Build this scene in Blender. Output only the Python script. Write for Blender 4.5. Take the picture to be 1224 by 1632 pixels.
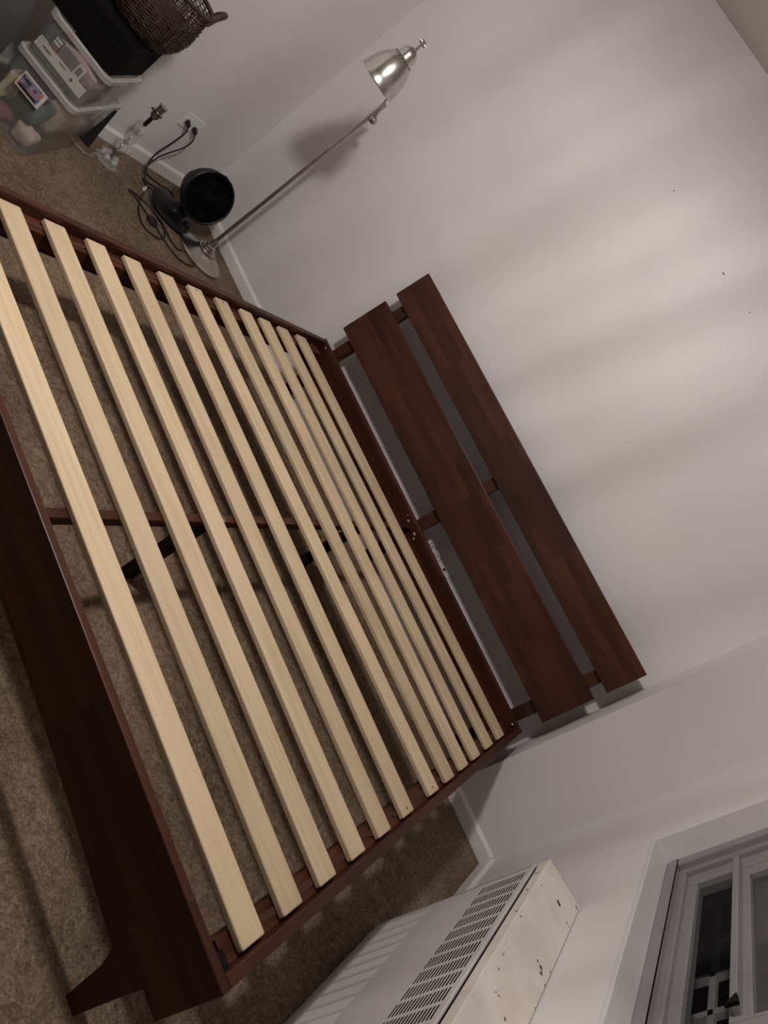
import bpy, bmesh, math, random
from mathutils import Vector, Matrix
random.seed(7)
for o in list(bpy.data.objects): bpy.data.objects.remove(o)
S = bpy.context.scene
COL = S.collection

# ------------------------------------------------------------------ camera
cam = bpy.data.cameras.new('camera')
cam.sensor_fit = 'AUTO'; cam.sensor_width = 36.0
cam.lens = 1283.367 / 1632.0 * 36.0
cam.clip_start = 0.02
camo = bpy.data.objects.new('camera', cam); COL.objects.link(camo)
_R = ((0.4288, 0.40568, 0.80719), (0.87655, 0.02936, -0.48041), (-0.21859, 0.91354, -0.34301))
_r = [Vector(a).normalized() for a in _R]
_m = Matrix(((_r[0].x, -_r[1].x, -_r[2].x), (_r[0].y, -_r[1].y, -_r[2].y), (_r[0].z, -_r[1].z, -_r[2].z)))
camo.matrix_world = Matrix.Translation((0.6714, -3.5042, 1.4946)) @ _m.to_4x4()
S.camera = camo

# ------------------------------------------------------------------ world, exposure
S.view_settings.view_transform = 'Standard'
S.view_settings.look = 'None'
S.view_settings.gamma = 1.0
S.view_settings.use_curve_mapping = False
S.view_settings.exposure = 0.0
W = bpy.data.worlds.new('night'); S.world = W; W.use_nodes = True
W.node_tree.nodes['Background'].inputs[0].default_value = (0.9, 0.92, 1.0, 1)
W.node_tree.nodes['Background'].inputs[1].default_value = 0.030

# main ceiling lamp (fixture body is built further down)
LX, LY, LZ = -0.55, -2.2, 2.26
ld = bpy.data.lights.new('ceiling_bulb', 'POINT'); ld.energy = 108; ld.color = (1.0, 0.943, 0.908)
ld.shadow_soft_size = 0.085
lo = bpy.data.objects.new('ceiling_bulb', ld); COL.objects.link(lo); lo.location = (LX, LY, LZ)
# soft uneven streaks put into the lamp's directional strength; no ribbed glass is built
ld.use_nodes = True
_t = ld.node_tree; _e = _t.nodes['Emission']
_tc = _t.nodes.new('ShaderNodeTexCoord'); _sx = _t.nodes.new('ShaderNodeSeparateXYZ')
_t.links.new(_tc.outputs['Normal'], _sx.inputs[0])
_az = _t.nodes.new('ShaderNodeMath'); _az.operation = 'ARCTAN2'
_t.links.new(_sx.outputs[0], _az.inputs[0]); _t.links.new(_sx.outputs[1], _az.inputs[1])
_cv = _t.nodes.new('ShaderNodeCombineXYZ')
_ma = _t.nodes.new('ShaderNodeMath'); _ma.operation = 'MULTIPLY'; _ma.inputs[1].default_value = 9.5
_mz = _t.nodes.new('ShaderNodeMath'); _mz.operation = 'MULTIPLY'; _mz.inputs[1].default_value = 0.9
_ln = _t.nodes.new('ShaderNodeMath'); _ln.operation = 'MULTIPLY_ADD'; _ln.inputs[1].default_value = -0.16   # streaks lean a little
_t.links.new(_sx.outputs[2], _ln.inputs[0]); _t.links.new(_az.outputs[0], _ln.inputs[2])
_t.links.new(_ln.outputs[0], _ma.inputs[0]); _t.links.new(_sx.outputs[2], _mz.inputs[0])
_t.links.new(_ma.outputs[0], _cv.inputs[0]); _t.links.new(_mz.outputs[0], _cv.inputs[1])
_nz = _t.nodes.new('ShaderNodeTexNoise'); _nz.inputs['Scale'].default_value = 1.3
_nz.inputs['Detail'].default_value = 2.5; _nz.inputs['Roughness'].default_value = 0.45
_t.links.new(_cv.outputs[0], _nz.inputs['Vector'])
_mr = _t.nodes.new('ShaderNodeMapRange')
_mr.inputs[1].default_value = 0.30; _mr.inputs[2].default_value = 0.70
_mr.inputs[3].default_value = 0.74; _mr.inputs[4].default_value = 1.26
_t.links.new(_nz.outputs[0], _mr.inputs[0])
# added falloff of the lamp strength towards the ceiling; no shade collar is built
_up = _t.nodes.new('ShaderNodeMapRange'); _up.interpolation_type = 'SMOOTHSTEP'
_up.inputs[1].default_value = -0.22; _up.inputs[2].default_value = 0.12
_up.inputs[3].default_value = 1.0; _up.inputs[4].default_value = 0.30
_t.links.new(_sx.outputs[2], _up.inputs[0])
_mm = _t.nodes.new('ShaderNodeMath'); _mm.operation = 'MULTIPLY'
_t.links.new(_mr.outputs[0], _mm.inputs[0]); _t.links.new(_up.outputs[0], _mm.inputs[1])
_t.links.new(_mm.outputs[0], _e.inputs[1])

# ------------------------------------------------------------------ material helpers
def hexs(r, g, b):
    f = lambda c: (c/255/12.92) if c/255 <= .04045 else ((c/255+.055)/1.055)**2.4
    return (f(r), f(g), f(b), 1)
class NT:
    def __init__(s, name):
        s.m = bpy.data.materials.new(name); s.m.use_nodes = True
        s.t = s.m.node_tree; s.b = s.t.nodes['Principled BSDF']; s.out = s.t.nodes['Material Output']
    def n(s, typ, **kw):
        x = s.t.nodes.new(typ)
        for k, v in kw.items():
            if k in x.inputs: x.inputs[k].default_value = v
            else: setattr(x, k, v)
        return x
    def l(s, a, b): s.t.links.new(a, b)
    def coords(s, scale=(1, 1, 1), which='Object'):
        tc = s.n('ShaderNodeTexCoord'); mp = s.n('ShaderNodeMapping'); mp.inputs['Scale'].default_value = scale
        s.l(tc.outputs[which], mp.inputs[0]); return mp.outputs[0]
    def ramp(s, fac, stops):
        r = s.n('ShaderNodeValToRGB'); e = r.color_ramp.elements
        while len(e) < len(stops): e.new(0.5)
        for q, (p, c) in zip(e, stops): q.position = p; q.color = c
        s.l(fac, r.inputs[0]); return r.outputs[0]
    def bump(s, fac, strength=.3, dist=.01):
        b = s.n('ShaderNodeBump'); b.inputs['Strength'].default_value = strength; b.inputs['Distance'].default_value = dist
        s.l(fac, b.inputs['Height']); s.l(b.outputs[0], s.b.inputs['Normal'])
def plain(name, col, rough=.5, metal=0, var=.12, scale=30, bump=.0, **kw):
    m = NT(name); v = m.coords()
    nz = m.n('ShaderNodeTexNoise'); nz.inputs['Scale'].default_value = scale; nz.inputs['Detail'].default_value = 4
    m.l(v, nz.inputs['Vector'])
    lo_ = tuple(c*(1-var) for c in col[:3])+(1,); hi = tuple(min(1, c*(1+var)) for c in col[:3])+(1,)
    m.l(m.ramp(nz.outputs[0], [(.3, lo_), (.7, hi)]), m.b.inputs['Base Color'])
    m.b.inputs['Roughness'].default_value = rough; m.b.inputs['Metallic'].default_value = metal
    if bump: m.bump(nz.outputs[0], bump, .003)
    for k, x in kw.items(): m.b.inputs[k].default_value = x
    return m.m
def dark_wood(name, axis, tint=1.0):
    """laminated acacia staves running along one axis (0 x, 1 y, 2 z)"""
    m = NT(name)
    tc = m.n('ShaderNodeTexCoord'); sp = m.n('ShaderNodeSeparateXYZ'); m.l(tc.outputs['Object'], sp.inputs[0])
    cb = m.n('ShaderNodeCombineXYZ')
    ad = m.n('ShaderNodeMath', operation='ADD')
    o1, o2 = [k for k in (0, 1, 2) if k != axis]
    m.l(sp.outputs[o1], ad.inputs[0]); m.l(sp.outputs[o2], ad.inputs[1])
    m.l(sp.outputs[axis], cb.inputs[0]); m.l(ad.outputs[0], cb.inputs[1])
    br = m.n('ShaderNodeTexBrick'); br.offset = .37; br.squash = 1.0
    br.inputs['Scale'].default_value = 1.0; br.inputs['Mortar Size'].default_value = 0.0
    br.inputs['Brick Width'].default_value = .41; br.inputs['Row Height'].default_value = .041
    br.inputs['Color1'].default_value = (0, 0, 0, 1); br.inputs['Color2'].default_value = (1, 1, 1, 1)
    m.l(cb.outputs[0], br.inputs['Vector'])
    mp = m.n('ShaderNodeMapping'); sc = [26, 26, 26]; sc[axis] = 1.6; mp.inputs['Scale'].default_value = sc
    m.l(tc.outputs['Object'], mp.inputs[0])
    nz = m.n('ShaderNodeTexNoise'); nz.inputs['Scale'].default_value = 1.6; nz.inputs['Detail'].default_value = 5
    nz.inputs['Distortion'].default_value = .6; m.l(mp.outputs[0], nz.inputs['Vector'])
    mx = m.n('ShaderNodeMixRGB'); mx.inputs[0].default_value = .64
    m.l(br.outputs[0], mx.inputs[1]); m.l(nz.outputs[0], mx.inputs[2])
    k = tint
    col = m.ramp(mx.outputs[0], [(.15, (.022*k, .0075*k, .004*k, 1)), (.45, (.050*k, .0155*k, .0072*k, 1)), (.85, (.092*k, .030*k, .0135*k, 1))])
    m.l(col, m.b.inputs['Base Color'])
    m.b.inputs['Roughness'].default_value = .42
    m.b.inputs['Specular IOR Level'].default_value = .27
    m.bump(nz.outputs[0], .06, .002)
    return m.m
def pine():
    m = NT('pale_pine'); tc = m.n('ShaderNodeTexCoord'); mp = m.n('ShaderNodeMapping'); mp.inputs['Scale'].default_value = (1.2, 30, 30)
    oi = m.n('ShaderNodeObjectInfo'); ad = m.n('ShaderNodeVectorMath', operation='ADD')
    mu = m.n('ShaderNodeMath', operation='MULTIPLY'); mu.inputs[1].default_value = 40
    m.l(oi.outputs['Random'], mu.inputs[0]); m.l(tc.outputs['Object'], mp.inputs[0]); m.l(mp.outputs[0], ad.inputs[0]); m.l(mu.outputs[0], ad.inputs[1])
    nz = m.n('ShaderNodeTexNoise'); nz.inputs['Scale'].default_value = 2.2; nz.inputs['Detail'].default_value = 6; nz.inputs['Distortion'].default_value = .4
    m.l(ad.outputs[0], nz.inputs['Vector'])
    c = m.ramp(nz.outputs[0], [(.25, (.50, .375, .226, 1)), (.5, (.585, .455, .290, 1)), (.8, (.64, .51, .345, 1))])
    hs = m.n('ShaderNodeHueSaturation'); mr = m.n('ShaderNodeMapRange'); mr.inputs[3].default_value = .9; mr.inputs[4].default_value = 1.06
    m.l(oi.outputs['Random'], mr.inputs[0]); m.l(mr.outputs[0], hs.inputs['Value']); m.l(c, hs.inputs['Color'])
    m.l(hs.outputs[0], m.b.inputs['Base Color']); m.b.inputs['Roughness'].default_value = .62
    m.bump(nz.outputs[0], .08, .002)
    return m.m
def carpet():
    m = NT('brown_carpet'); v = m.coords()
    def nz(s, d=4, dist=0.0):
        x = m.n('ShaderNodeTexNoise'); x.inputs['Scale'].default_value = s; x.inputs['Detail'].default_value = d; x.inputs['Distortion'].default_value = dist
        m.l(v, x.inputs['Vector']); return x.outputs[0]
    big = nz(2.2, 3); mid = nz(24, 5, 2.2); fine = nz(150, 3, .8)
    a = m.n('ShaderNodeMixRGB'); a.inputs[0].default_value = .55; m.l(big, a.inputs[1]); m.l(mid, a.inputs[2])
    b = m.n('ShaderNodeMixRGB'); b.inputs[0].default_value = .36; m.l(a.outputs[0], b.inputs[1]); m.l(fine, b.inputs[2])
    c = m.ramp(b.outputs[0], [(.33, (.048, .032, .021, 1)), (.5, (.176, .125, .083, 1)), (.67, (.33, .250, .178, 1))])
    m.l(c, m.b.inputs['Base Color']); m.b.inputs['Roughness'].default_value = .95
    m.b.inputs['Specular IOR Level'].default_value = .1
    h = m.n('ShaderNodeMixRGB'); h.inputs[0].default_value = .5; m.l(mid, h.inputs[1]); m.l(fine, h.inputs[2])
    m.bump(h.outputs[0], .9, .012)
    return m.m
def paint(name, col, rough=.55, var=.04):
    m = NT(name); v = m.coords()
    n1 = m.n('ShaderNodeTexNoise'); n1.inputs['Scale'].default_value = 2.2; n1.inputs['Detail'].default_value = 3; m.l(v, n1.inputs['Vector'])
    n2 = m.n('ShaderNodeTexNoise'); n2.inputs['Scale'].default_value = 90; n2.inputs['Detail'].default_value = 3; m.l(v, n2.inputs['Vector'])
    lo_ = tuple(c*(1-var) for c in col[:3])+(1,); hi = tuple(c*(1+var) for c in col[:3])+(1,)
    m.l(m.ramp(n1.outputs[0], [(.3, lo_), (.7, hi)]), m.b.inputs['Base Color'])
    m.b.inputs['Roughness'].default_value = rough; m.bump(n2.outputs[0], .05, .002)
    return m.m
def stained_paint():
    m = NT('stained_cream_enamel'); v = m.coords()
    n1 = m.n('ShaderNodeTexNoise'); n1.inputs['Scale'].default_value = 5; n1.inputs['Detail'].default_value = 5; m.l(v, n1.inputs['Vector'])
    n2 = m.n('ShaderNodeTexNoise'); n2.inputs['Scale'].default_value = 34; n2.inputs['Detail'].default_value = 3; m.l(v, n2.inputs['Vector'])
    base = m.ramp(n1.outputs[0], [(.32, (.62, .56, .49, 1)), (.5, (.70, .66, .61, 1)), (.72, (.60, .50, .39, 1))])
    sp = m.ramp(n2.outputs[0], [(.0, (0, 0, 0, 1)), (.675, (0, 0, 0, 1)), (.70, (1, 1, 1, 1))])
    mx = m.n('ShaderNodeMixRGB'); m.l(sp, mx.inputs[0]); m.l(base, mx.inputs[1]); mx.inputs[2].default_value = (.06, .035, .02, 1)
    m.l(mx.outputs[0], m.b.inputs['Base Color']); m.b.inputs['Roughness'].default_value = .4
    return m.m
def clear_plastic(name, col=(.8, .8, .78, 1), milk=.18, refl=.55):
    m = NT(name); m.t.nodes.remove(m.b)
    tr = m.n('ShaderNodeBsdfTransparent'); tr.inputs[0].default_value = (.93, .93, .92, 1)
    df = m.n('ShaderNodeBsdfDiffuse'); df.inputs[0].default_value = col
    gl = m.n('ShaderNodeBsdfGlossy'); gl.inputs['Roughness'].default_value = .12
    v = m.coords(); nz = m.n('ShaderNodeTexNoise'); nz.inputs['Scale'].default_value = 14; m.l(v, nz.inputs['Vector'])
    mr = m.n('ShaderNodeMapRange'); mr.inputs[3].default_value = milk*.7; mr.inputs[4].default_value = milk*1.3; m.l(nz.outputs[0], mr.inputs[0])
    a = m.n('ShaderNodeMixShader'); m.l(mr.outputs[0], a.inputs[0]); m.l(tr.outputs[0], a.inputs[1]); m.l(df.outputs[0], a.inputs[2])
    lw = m.n('ShaderNodeLayerWeight'); lw.inputs[0].default_value = .5
    pw = m.n('ShaderNodeMath', operation='POWER'); pw.inputs[1].default_value = 4.0; m.l(lw.outputs['Facing'], pw.inputs[0])
    fr = m.n('ShaderNodeMath', operation='MULTIPLY_ADD'); fr.inputs[1].default_value = refl; fr.inputs[2].default_value = refl*.06; m.l(pw.outputs[0], fr.inputs[0])
    b = m.n('ShaderNodeMixShader'); m.l(fr.outputs[0], b.inputs[0]); m.l(a.outputs[0], b.inputs[1]); m.l(gl.outputs[0], b.inputs[2])
    m.l(b.outputs[0], m.out.inputs[0]); return m.m
def photo_print():
    m = NT('printed_photo_card'); v = m.coords()
    n1 = m.n('ShaderNodeTexNoise'); n1.inputs['Scale'].default_value = 38; n1.inputs['Detail'].default_value = 2; m.l(v, n1.inputs['Vector'])
    c = m.ramp(n1.outputs[0], [(.36, (.03, .035, .06, 1)), (.47, (.16, .17, .25, 1)), (.56, (.30, .28, .36, 1)), (.63, (.55, .16, .13, 1))])
    m.l(c, m.b.inputs['Base Color']); m.b.inputs['Roughness'].default_value = .4; return m.m
def perforated():
    m = NT('perforated_white_enamel'); v = m.coords((140, 140, 140))
    vo = m.n('ShaderNodeTexVoronoi'); vo.inputs['Scale'].default_value = 1.0; vo.inputs['Randomness'].default_value = 0.0
    m.l(v, vo.inputs['Vector'])
    c = m.ramp(vo.outputs[0], [(.26, (.30, .29, .28, 1)), (.34, (.80, .79, .77, 1))])
    m.l(c, m.b.inputs['Base Color']); m.b.inputs['Roughness'].default_value = .5; return m.m
def emit(name, col, st):
    m = NT(name); m.b.inputs['Emission Color'].default_value = col; m.b.inputs['Emission Strength'].default_value = st
    m.b.inputs['Base Color'].default_value = col; return m.m
def pane_glass(name, tint, alpha, refl=.25):
    m = NT(name); m.t.nodes.remove(m.b)
    tr = m.n('ShaderNodeBsdfTransparent'); tr.inputs[0].default_value = (.9, .9, .9, 1)
    df = m.n('ShaderNodeBsdfDiffuse'); v = m.coords(); nz = m.n('ShaderNodeTexNoise'); nz.inputs['Scale'].default_value = 3
    m.l(v, nz.inputs['Vector'])
    m.l(m.ramp(nz.outputs[0], [(.35, tuple(c*.8 for c in tint[:3])+(1,)), (.65, tint)]), df.inputs[0])
    gl = m.n('ShaderNodeBsdfGlossy'); gl.inputs['Roughness'].default_value = .05
    a = m.n('ShaderNodeMixShader'); a.inputs[0].default_value = alpha; m.l(tr.outputs[0], a.inputs[1]); m.l(df.outputs[0], a.inputs[2])
    lw = m.n('ShaderNodeLayerWeight'); lw.inputs[0].default_value = .5
    pw = m.n('ShaderNodeMath', operation='POWER'); pw.inputs[1].default_value = 4.0; m.l(lw.outputs['Facing'], pw.inputs[0])
    fr = m.n('ShaderNodeMath', operation='MULTIPLY_ADD'); fr.inputs[1].default_value = refl; fr.inputs[2].default_value = refl*.06; m.l(pw.outputs[0], fr.inputs[0])
    b = m.n('ShaderNodeMixShader'); m.l(fr.outputs[0], b.inputs[0]); m.l(a.outputs[0], b.inputs[1]); m.l(gl.outputs[0], b.inputs[2])
    m.l(b.outputs[0], m.out.inputs[0]); return m.m

M = dict(
    wall=paint('matte_off_white_wall', (.66, .632, .628, 1), .6),
    ceil=paint('matte_ceiling_white', (.60, .57, .53, 1), .7),
    trim=paint('gloss_white_trim', (.72, .70, .68, 1), .4),
    winframe=paint('grey_white_window_enamel', (.225, .212, .214, 1), .45),
    reveal=paint('window_reveal_plaster', (.60, .585, .58, 1), .55),
    carpet=carpet(), pine=pine(),
    wx=dark_wood('dark_acacia_along_x', 0, .88), wy=dark_wood('dark_acacia_along_y', 1, .88), wz=dark_wood('dark_acacia_along_z', 2, .88),
    ledge=dark_wood('lit_acacia_along_y', 1, 1.35),  # brighter copy of the acacia; the light on the ledges is in its colour
    strap=plain('brown_webbing', (.062, .022, .012, 1), .9, scale=200),
    black=plain('matte_black_steel', (.008, .0075, .007, 1), .6, **{'Specular IOR Level': .08}),
    darkleg=plain('black_brown_leg', (.014, .009, .007, 1), .6, **{'Specular IOR Level': .08}),
    steel=plain('brushed_nickel', (.50, .47, .43, 1), .26, 1.0, .06, 60),
    bolt=plain('zinc_bolt', (.55, .50, .42, 1), .3, 1.0, .06),
    fan=plain('black_fan_plastic', (.005, .005, .005, 1), .45, **{'Specular IOR Level': .25}),
    fanin=plain('black_fan_grille', (.002, .002, .002, 1), .6, **{'Specular IOR Level': .08}),
    cord=plain('black_cord_rubber', (.010, .009, .009, 1), .5),
    glass=clear_plastic('clear_crystal', (.9, .9, .88, 1), milk=.20, refl=1.0), outlet=plain('white_outlet_plastic', (.72, .70, .67, 1), .35, var=.03),
    slot=plain('dark_slot', (.02, .018, .016, 1), .7),
    enamel=paint('white_radiator_enamel', (.56, .53, .52, 1), .42), stained=stained_paint(), perf=perforated(),
    gap=plain('rusty_dark_gap', (.016, .011, .009, 1), .9, var=.5, scale=25),
    bin=clear_plastic('clear_bin_plastic', milk=.07), rim=clear_plastic('milky_rim_plastic', (.62, .60, .57, 1), .42), lidp=clear_plastic('clear_lid_plastic', milk=.10),
    blackbox=plain('black_card', (.0045, .004, .004, 1), .8, **{'Specular IOR Level': .08}), wicker=plain('brown_wicker', (.040, .019, .010, 1), .6, var=.6, scale=40),
    wickerdk=plain('dark_wicker_lining', (.022, .011, .006, 1), .8),
    purple=plain('purple_plastic', (.045, .012, .055, 1), .4), photo=photo_print(), white=plain('white_card', (.66, .62, .55, 1), .6, var=.05),
    teal=plain('dark_teal_cloth', (.09, .12, .115, 1), .95, bump=.3), pink=plain('pale_pink_cloth', (.62, .47, .42, 1), .95, bump=.3),
    mauve=plain('mauve_cloth', (.36, .25, .27, 1), .95, bump=.3), cream=plain('cream_cloth', (.60, .49, .36, 1), .95, bump=.3),
    maroon=plain('maroon_cloth', (.20, .075, .09, 1), .95), red=plain('dull_red_card', (.35, .07, .06, 1), .5),
    greycard=plain('grey_print_card', (.12, .11, .12, 1), .5), yellow=plain('yellow_paper', (.55, .42, .05, 1), .7, var=.1),
    greyfab=plain('dark_grey_upholstery', (.055, .052, .048, 1), .9, scale=180, bump=.2), brownwood=plain('mid_brown_wood', (.10, .065, .04, 1), .55, var=.3),
    rail=plain('grey_painted_iron', (.55, .50, .50, 1), .6), night=plain('dark_brick_outside', (.006, .006, .008, 1), .9),
    litwin=emit('lit_far_window', (1.0, .62, .35, 1), .35), blue=emit('dim_blue_far_window', (.4, .55, .8, 1), .12),
    bulbglass=emit('frosted_bulb', (1.0, .85, .7, 1), 3.0),
    lower_glass=pane_glass('dark_night_pane', (.03, .03, .03, 1), .06, .06), upper_glass=pane_glass('hazy_pane', (.105, .10, .10, 1), .82),
)
# ------------------------------------------------------------------ mesh helpers
class MB:
    def __init__(s): s.v = []; s.f = []
    def add(s, vs, fs):
        o = len(s.v); s.v += [tuple(p) for p in vs]; s.f += [tuple(i+o for i in f) for f in fs]; return s
    def box(s, x0, x1, y0, y1, z0, z1):
        return s.add([(x0,y0,z0),(x1,y0,z0),(x1,y1,z0),(x0,y1,z0),(x0,y0,z1),(x1,y0,z1),(x1,y1,z1),(x0,y1,z1)],
                     [(0,3,2,1),(4,5,6,7),(0,1,5,4),(1,2,6,5),(2,3,7,6),(3,0,4,7)])
    def hexa(s, p8):      # bottom four counter-clockwise from below-first order as box(), then top four
        return s.add(p8, [(0,3,2,1),(4,5,6,7),(0,1,5,4),(1,2,6,5),(2,3,7,6),(3,0,4,7)])
    def prism(s, poly, axis, a, b):   # polygon extruded along an axis; poly gives the two other coordinates in order
        def P(q, w):
            l = list(q); l.insert(axis, w); return tuple(l)
        n = len(poly); return s.add([P(q, a) for q in poly]+[P(q, b) for q in poly],
            [tuple(range(n))[::-1], tuple(range(n, 2*n))]+[(i, (i+1) % n, n+(i+1) % n, n+i) for i in range(n)])
    def lathe(s, prof, n=32, c=(0,0,0), ax=None, cap=True):   # prof: (r, h) along axis
        A = Vector(ax or (0,0,1)).normalized(); U = A.orthogonal().normalized(); V = A.cross(U); c = Vector(c)
        vs = []
        for r, h in prof:
            for k in range(n):
                t = 2*math.pi*k/n; vs.append(c+A*h+(U*math.cos(t)+V*math.sin(t))*r)
        fs = []
        for i in range(len(prof)-1):
            for k in range(n): fs.append((i*n+k, i*n+(k+1) % n, (i+1)*n+(k+1) % n, (i+1)*n+k))
        if cap:
            fs.append(tuple(range(n))[::-1]); fs.append(tuple((len(prof)-1)*n+k for k in range(n)))
        return s.add(vs, fs)
    def tube(s, pts, r, n=8, closed=False):
        P = [Vector(p) for p in pts]; vs = []; N = len(P); up = None
        for i, p in enumerate(P):
            a = P[(i-1) % N] if (closed or i) else p; b = P[(i+1) % N] if (closed or i < N-1) else p
            t = (b-a).normalized()
            if up is None: up = t.orthogonal().normalized()
            up = (up-t*up.dot(t)); up = up.normalized() if up.length > 1e-6 else t.orthogonal().normalized()
            w = t.cross(up); rr = r[i] if isinstance(r, (list, tuple)) else r
            for k in range(n):
                g = 2*math.pi*k/n; vs.append(p+(up*math.cos(g)+w*math.sin(g))*rr)
        fs = []
        for i in range(N if closed else N-1):
            j = (i+1) % N
            for k in range(n): fs.append((i*n+k, i*n+(k+1) % n, j*n+(k+1) % n, j*n+k))
        if not closed: fs += [tuple(range(n))[::-1], tuple((N-1)*n+k for k in range(n))]
        return s.add(vs, fs)
    def ball(s, c, r, n=16, m=10, sq=(1,1,1)):
        vs = []; fs = []
        for i in range(m+1):
            a = math.pi*i/m
            for k in range(n):
                b = 2*math.pi*k/n; vs.append((c[0]+r*sq[0]*math.sin(a)*math.cos(b), c[1]+r*sq[1]*math.sin(a)*math.sin(b), c[2]-r*sq[2]*math.cos(a)))
        for i in range(m):
            for k in range(n): fs.append((i*n+k, i*n+(k+1) % n, (i+1)*n+(k+1) % n, (i+1)*n+k))
        return s.add(vs, fs)
    def build(s, name, mat, parent=None, bevel=0, seg=2, smooth=False):
        me = bpy.data.meshes.new(name); bm = bmesh.new()
        bv = [bm.verts.new(p) for p in s.v]
        for f in s.f:
            try: bm.faces.new([bv[i] for i in f])
            except ValueError: pass
        bmesh.ops.remove_doubles(bm, verts=bm.verts, dist=1e-6)
        bmesh.ops.recalc_face_normals(bm, faces=bm.faces)
        if bevel:
            ed = [e for e in bm.edges if len(e.link_faces) == 2 and e.calc_face_angle(0) > .5]
            bmesh.ops.bevel(bm, geom=ed, offset=bevel, segments=seg, affect='EDGES', profile=.5)
        bm.to_mesh(me); bm.free()
        if smooth:
            for p in me.polygons: p.use_smooth = True
            try: me.set_sharp_from_angle(angle=math.radians(38))
            except Exception: pass
        me.materials.append(M[mat] if isinstance(mat, str) else mat)
        o = bpy.data.objects.new(name, me); COL.objects.link(o)
        if parent is not None:
            o.parent = parent; o.matrix_parent_inverse = parent.matrix_world.inverted()
        return o
def thing(name, label, cat, loc=(0,0,0), group=None):
    o = bpy.data.objects.new(name, None); COL.objects.link(o); o.location = loc; o.empty_display_size = .05
    o['label'] = label; o['category'] = cat
    if group: o['group'] = group
    o.matrix_world = Matrix.Translation(loc)
    return o
def tag(o, label, cat, group=None):
    o['label'] = label; o['category'] = cat
    if group: o['group'] = group
    return o
def struct(o, label=None):
    o['kind'] = 'structure'
    if label: o['label'] = label
    return o
def catmull(pts, k=6, closed=False):
    P = [Vector(p) for p in pts]; out = []; n = len(P)
    for i in range(n-1):
        a, b, c, d = P[max(i-1, 0)], P[i], P[i+1], P[min(i+2, n-1)]
        for j in range(k):
            t = j/k; out.append(.5*((2*b)+(c-a)*t+(2*a-5*b+4*c-d)*t*t+(3*b-a-3*c+d)*t**3))
    out.append(P[-1]); return out

# ------------------------------------------------------------------ room shell
XL, XR, YB, YF, ZC = -2.216, 1.386, 0.0, -6.8, 2.466
XC, YC = 1.046, -0.307          # corner pier
struct(MB().box(XL-.12, XR+.12, YF-.1, YB+.12, -.08, 0).build('floor', 'carpet'), 'brown mottled wall-to-wall carpet')
struct(MB().box(XL-.12, XR+.12, YF-.1, YB+.12, ZC, ZC+.1).build('ceiling', 'ceil'), 'dim off-white ceiling')
struct(MB().box(XL-.12, XR+.12, YB, YB+.12, 0, ZC).build('wall_back', 'wall'), 'off-white wall behind the headboard')
struct(MB().box(XL-.12, XL, YF, YB, 0, ZC).build('wall_left', 'wall'), 'off-white wall with the plugged-in outlet')
struct(MB().box(XL-.12, XR+.12, YF-.12, YF, 0, ZC).build('wall_front', 'wall'), 'off-white wall behind the camera')
struct(MB().box(XC, XR, YC, YB, 0, ZC).build('wall_corner', 'wall'), 'white boxed-in pier in the corner')
wb = bpy.data.objects['wall_back']
for x, z, dx, dz_ in ((-.297, 1.949, .012, .016), (-.103, 1.953, .004, .004), (-.713, 1.960, .005, .003)):
    MB().box(x-dx/2, x+dx/2, -.0008, 0, z-.002, z+.002).build('scuff_mark', 'slot', wb)
WY0, WY1, WZ0, WZ1 = -2.62, -.83, .822, 2.05    # window opening
XW = XR+.145
w = MB()
w.box(XR, XW, WY1, YB, 0, ZC); w.box(XR, XW, YF, WY0, 0, ZC); w.box(XR, XW, WY0, WY1, 0, WZ0); w.box(XR, XW, WY0, WY1, WZ1, ZC)
struct(w.build('wall_right', 'wall'), 'white window wall above the radiator')
def base(name, poly_axis, a, b, wallpos, sgn, label):
    m = MB(); t, h = .014, .066
    prof = [(wallpos, 0), (wallpos+sgn*t, 0), (wallpos+sgn*t, h-.012), (wallpos+sgn*(t-.006), h-.003), (wallpos+sgn*(t-.008), h), (wallpos, h)]
    m.prism(prof, poly_axis, a, b)
    struct(m.build(name, 'trim', bevel=.001, seg=1), label)
base('baseboard_back', 0, XL+.014, XC, 0.0, -1, 'white baseboard under the headboard wall')
base('baseboard_left', 1, YF, 0, XL, 1, 'white baseboard of the outlet wall')
base('baseboard_corner', 0, XC, XR-.014, YC, -1, 'white baseboard on the corner pier')
base('baseboard_right', 1, -1.205, YC, XR, -1, 'white baseboard between pier and radiator')

# ------------------------------------------------------------------ window in the right wall
win = bpy.data.objects.new('window_1', None); COL.objects.link(win); win.location = (XR+.08, WY1, WZ0); win.matrix_world = Matrix.Translation(win.location)
struct(win, 'grey-white metal window with a low hopper pane, night outside')
fx = XR+.072
m = MB().box(fx, fx+.08, WY0, WY1, WZ0, WZ0+.035)
m.box(fx, fx+.08, WY0, WY1, WZ1-.05, WZ1); m.box(fx, fx+.08, WY1-.045, WY1, WZ0+.035, WZ1-.05); m.box(fx, fx+.08, WY0, WY0+.045, WZ0+.035, WZ1-.05)
m.build('frame', 'winframe', win, bevel=.004)
m = MB().box(fx+.018, fx+.07, WY1-.085, WY1-.045, WZ0+.035, WZ1-.05); m.box(fx+.018, fx+.07, WY0+.045, WY1-.085, WZ0+.035, WZ0+.060)
m.build('frame_step', 'winframe', win, bevel=.003)
ya, yb = WY1-.165, -1.775
m = MB().box(fx+.03, fx+.065, WY1-.165, WY1-.085, WZ0+.06, WZ1-.05)
m.box(fx+.03, fx+.065, WY0+.045, WY1-.165, WZ0+.06, WZ0+.093)
m.box(fx+.03, fx+.065, yb-.09, yb, WZ0+.093, WZ1-.05)
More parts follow.
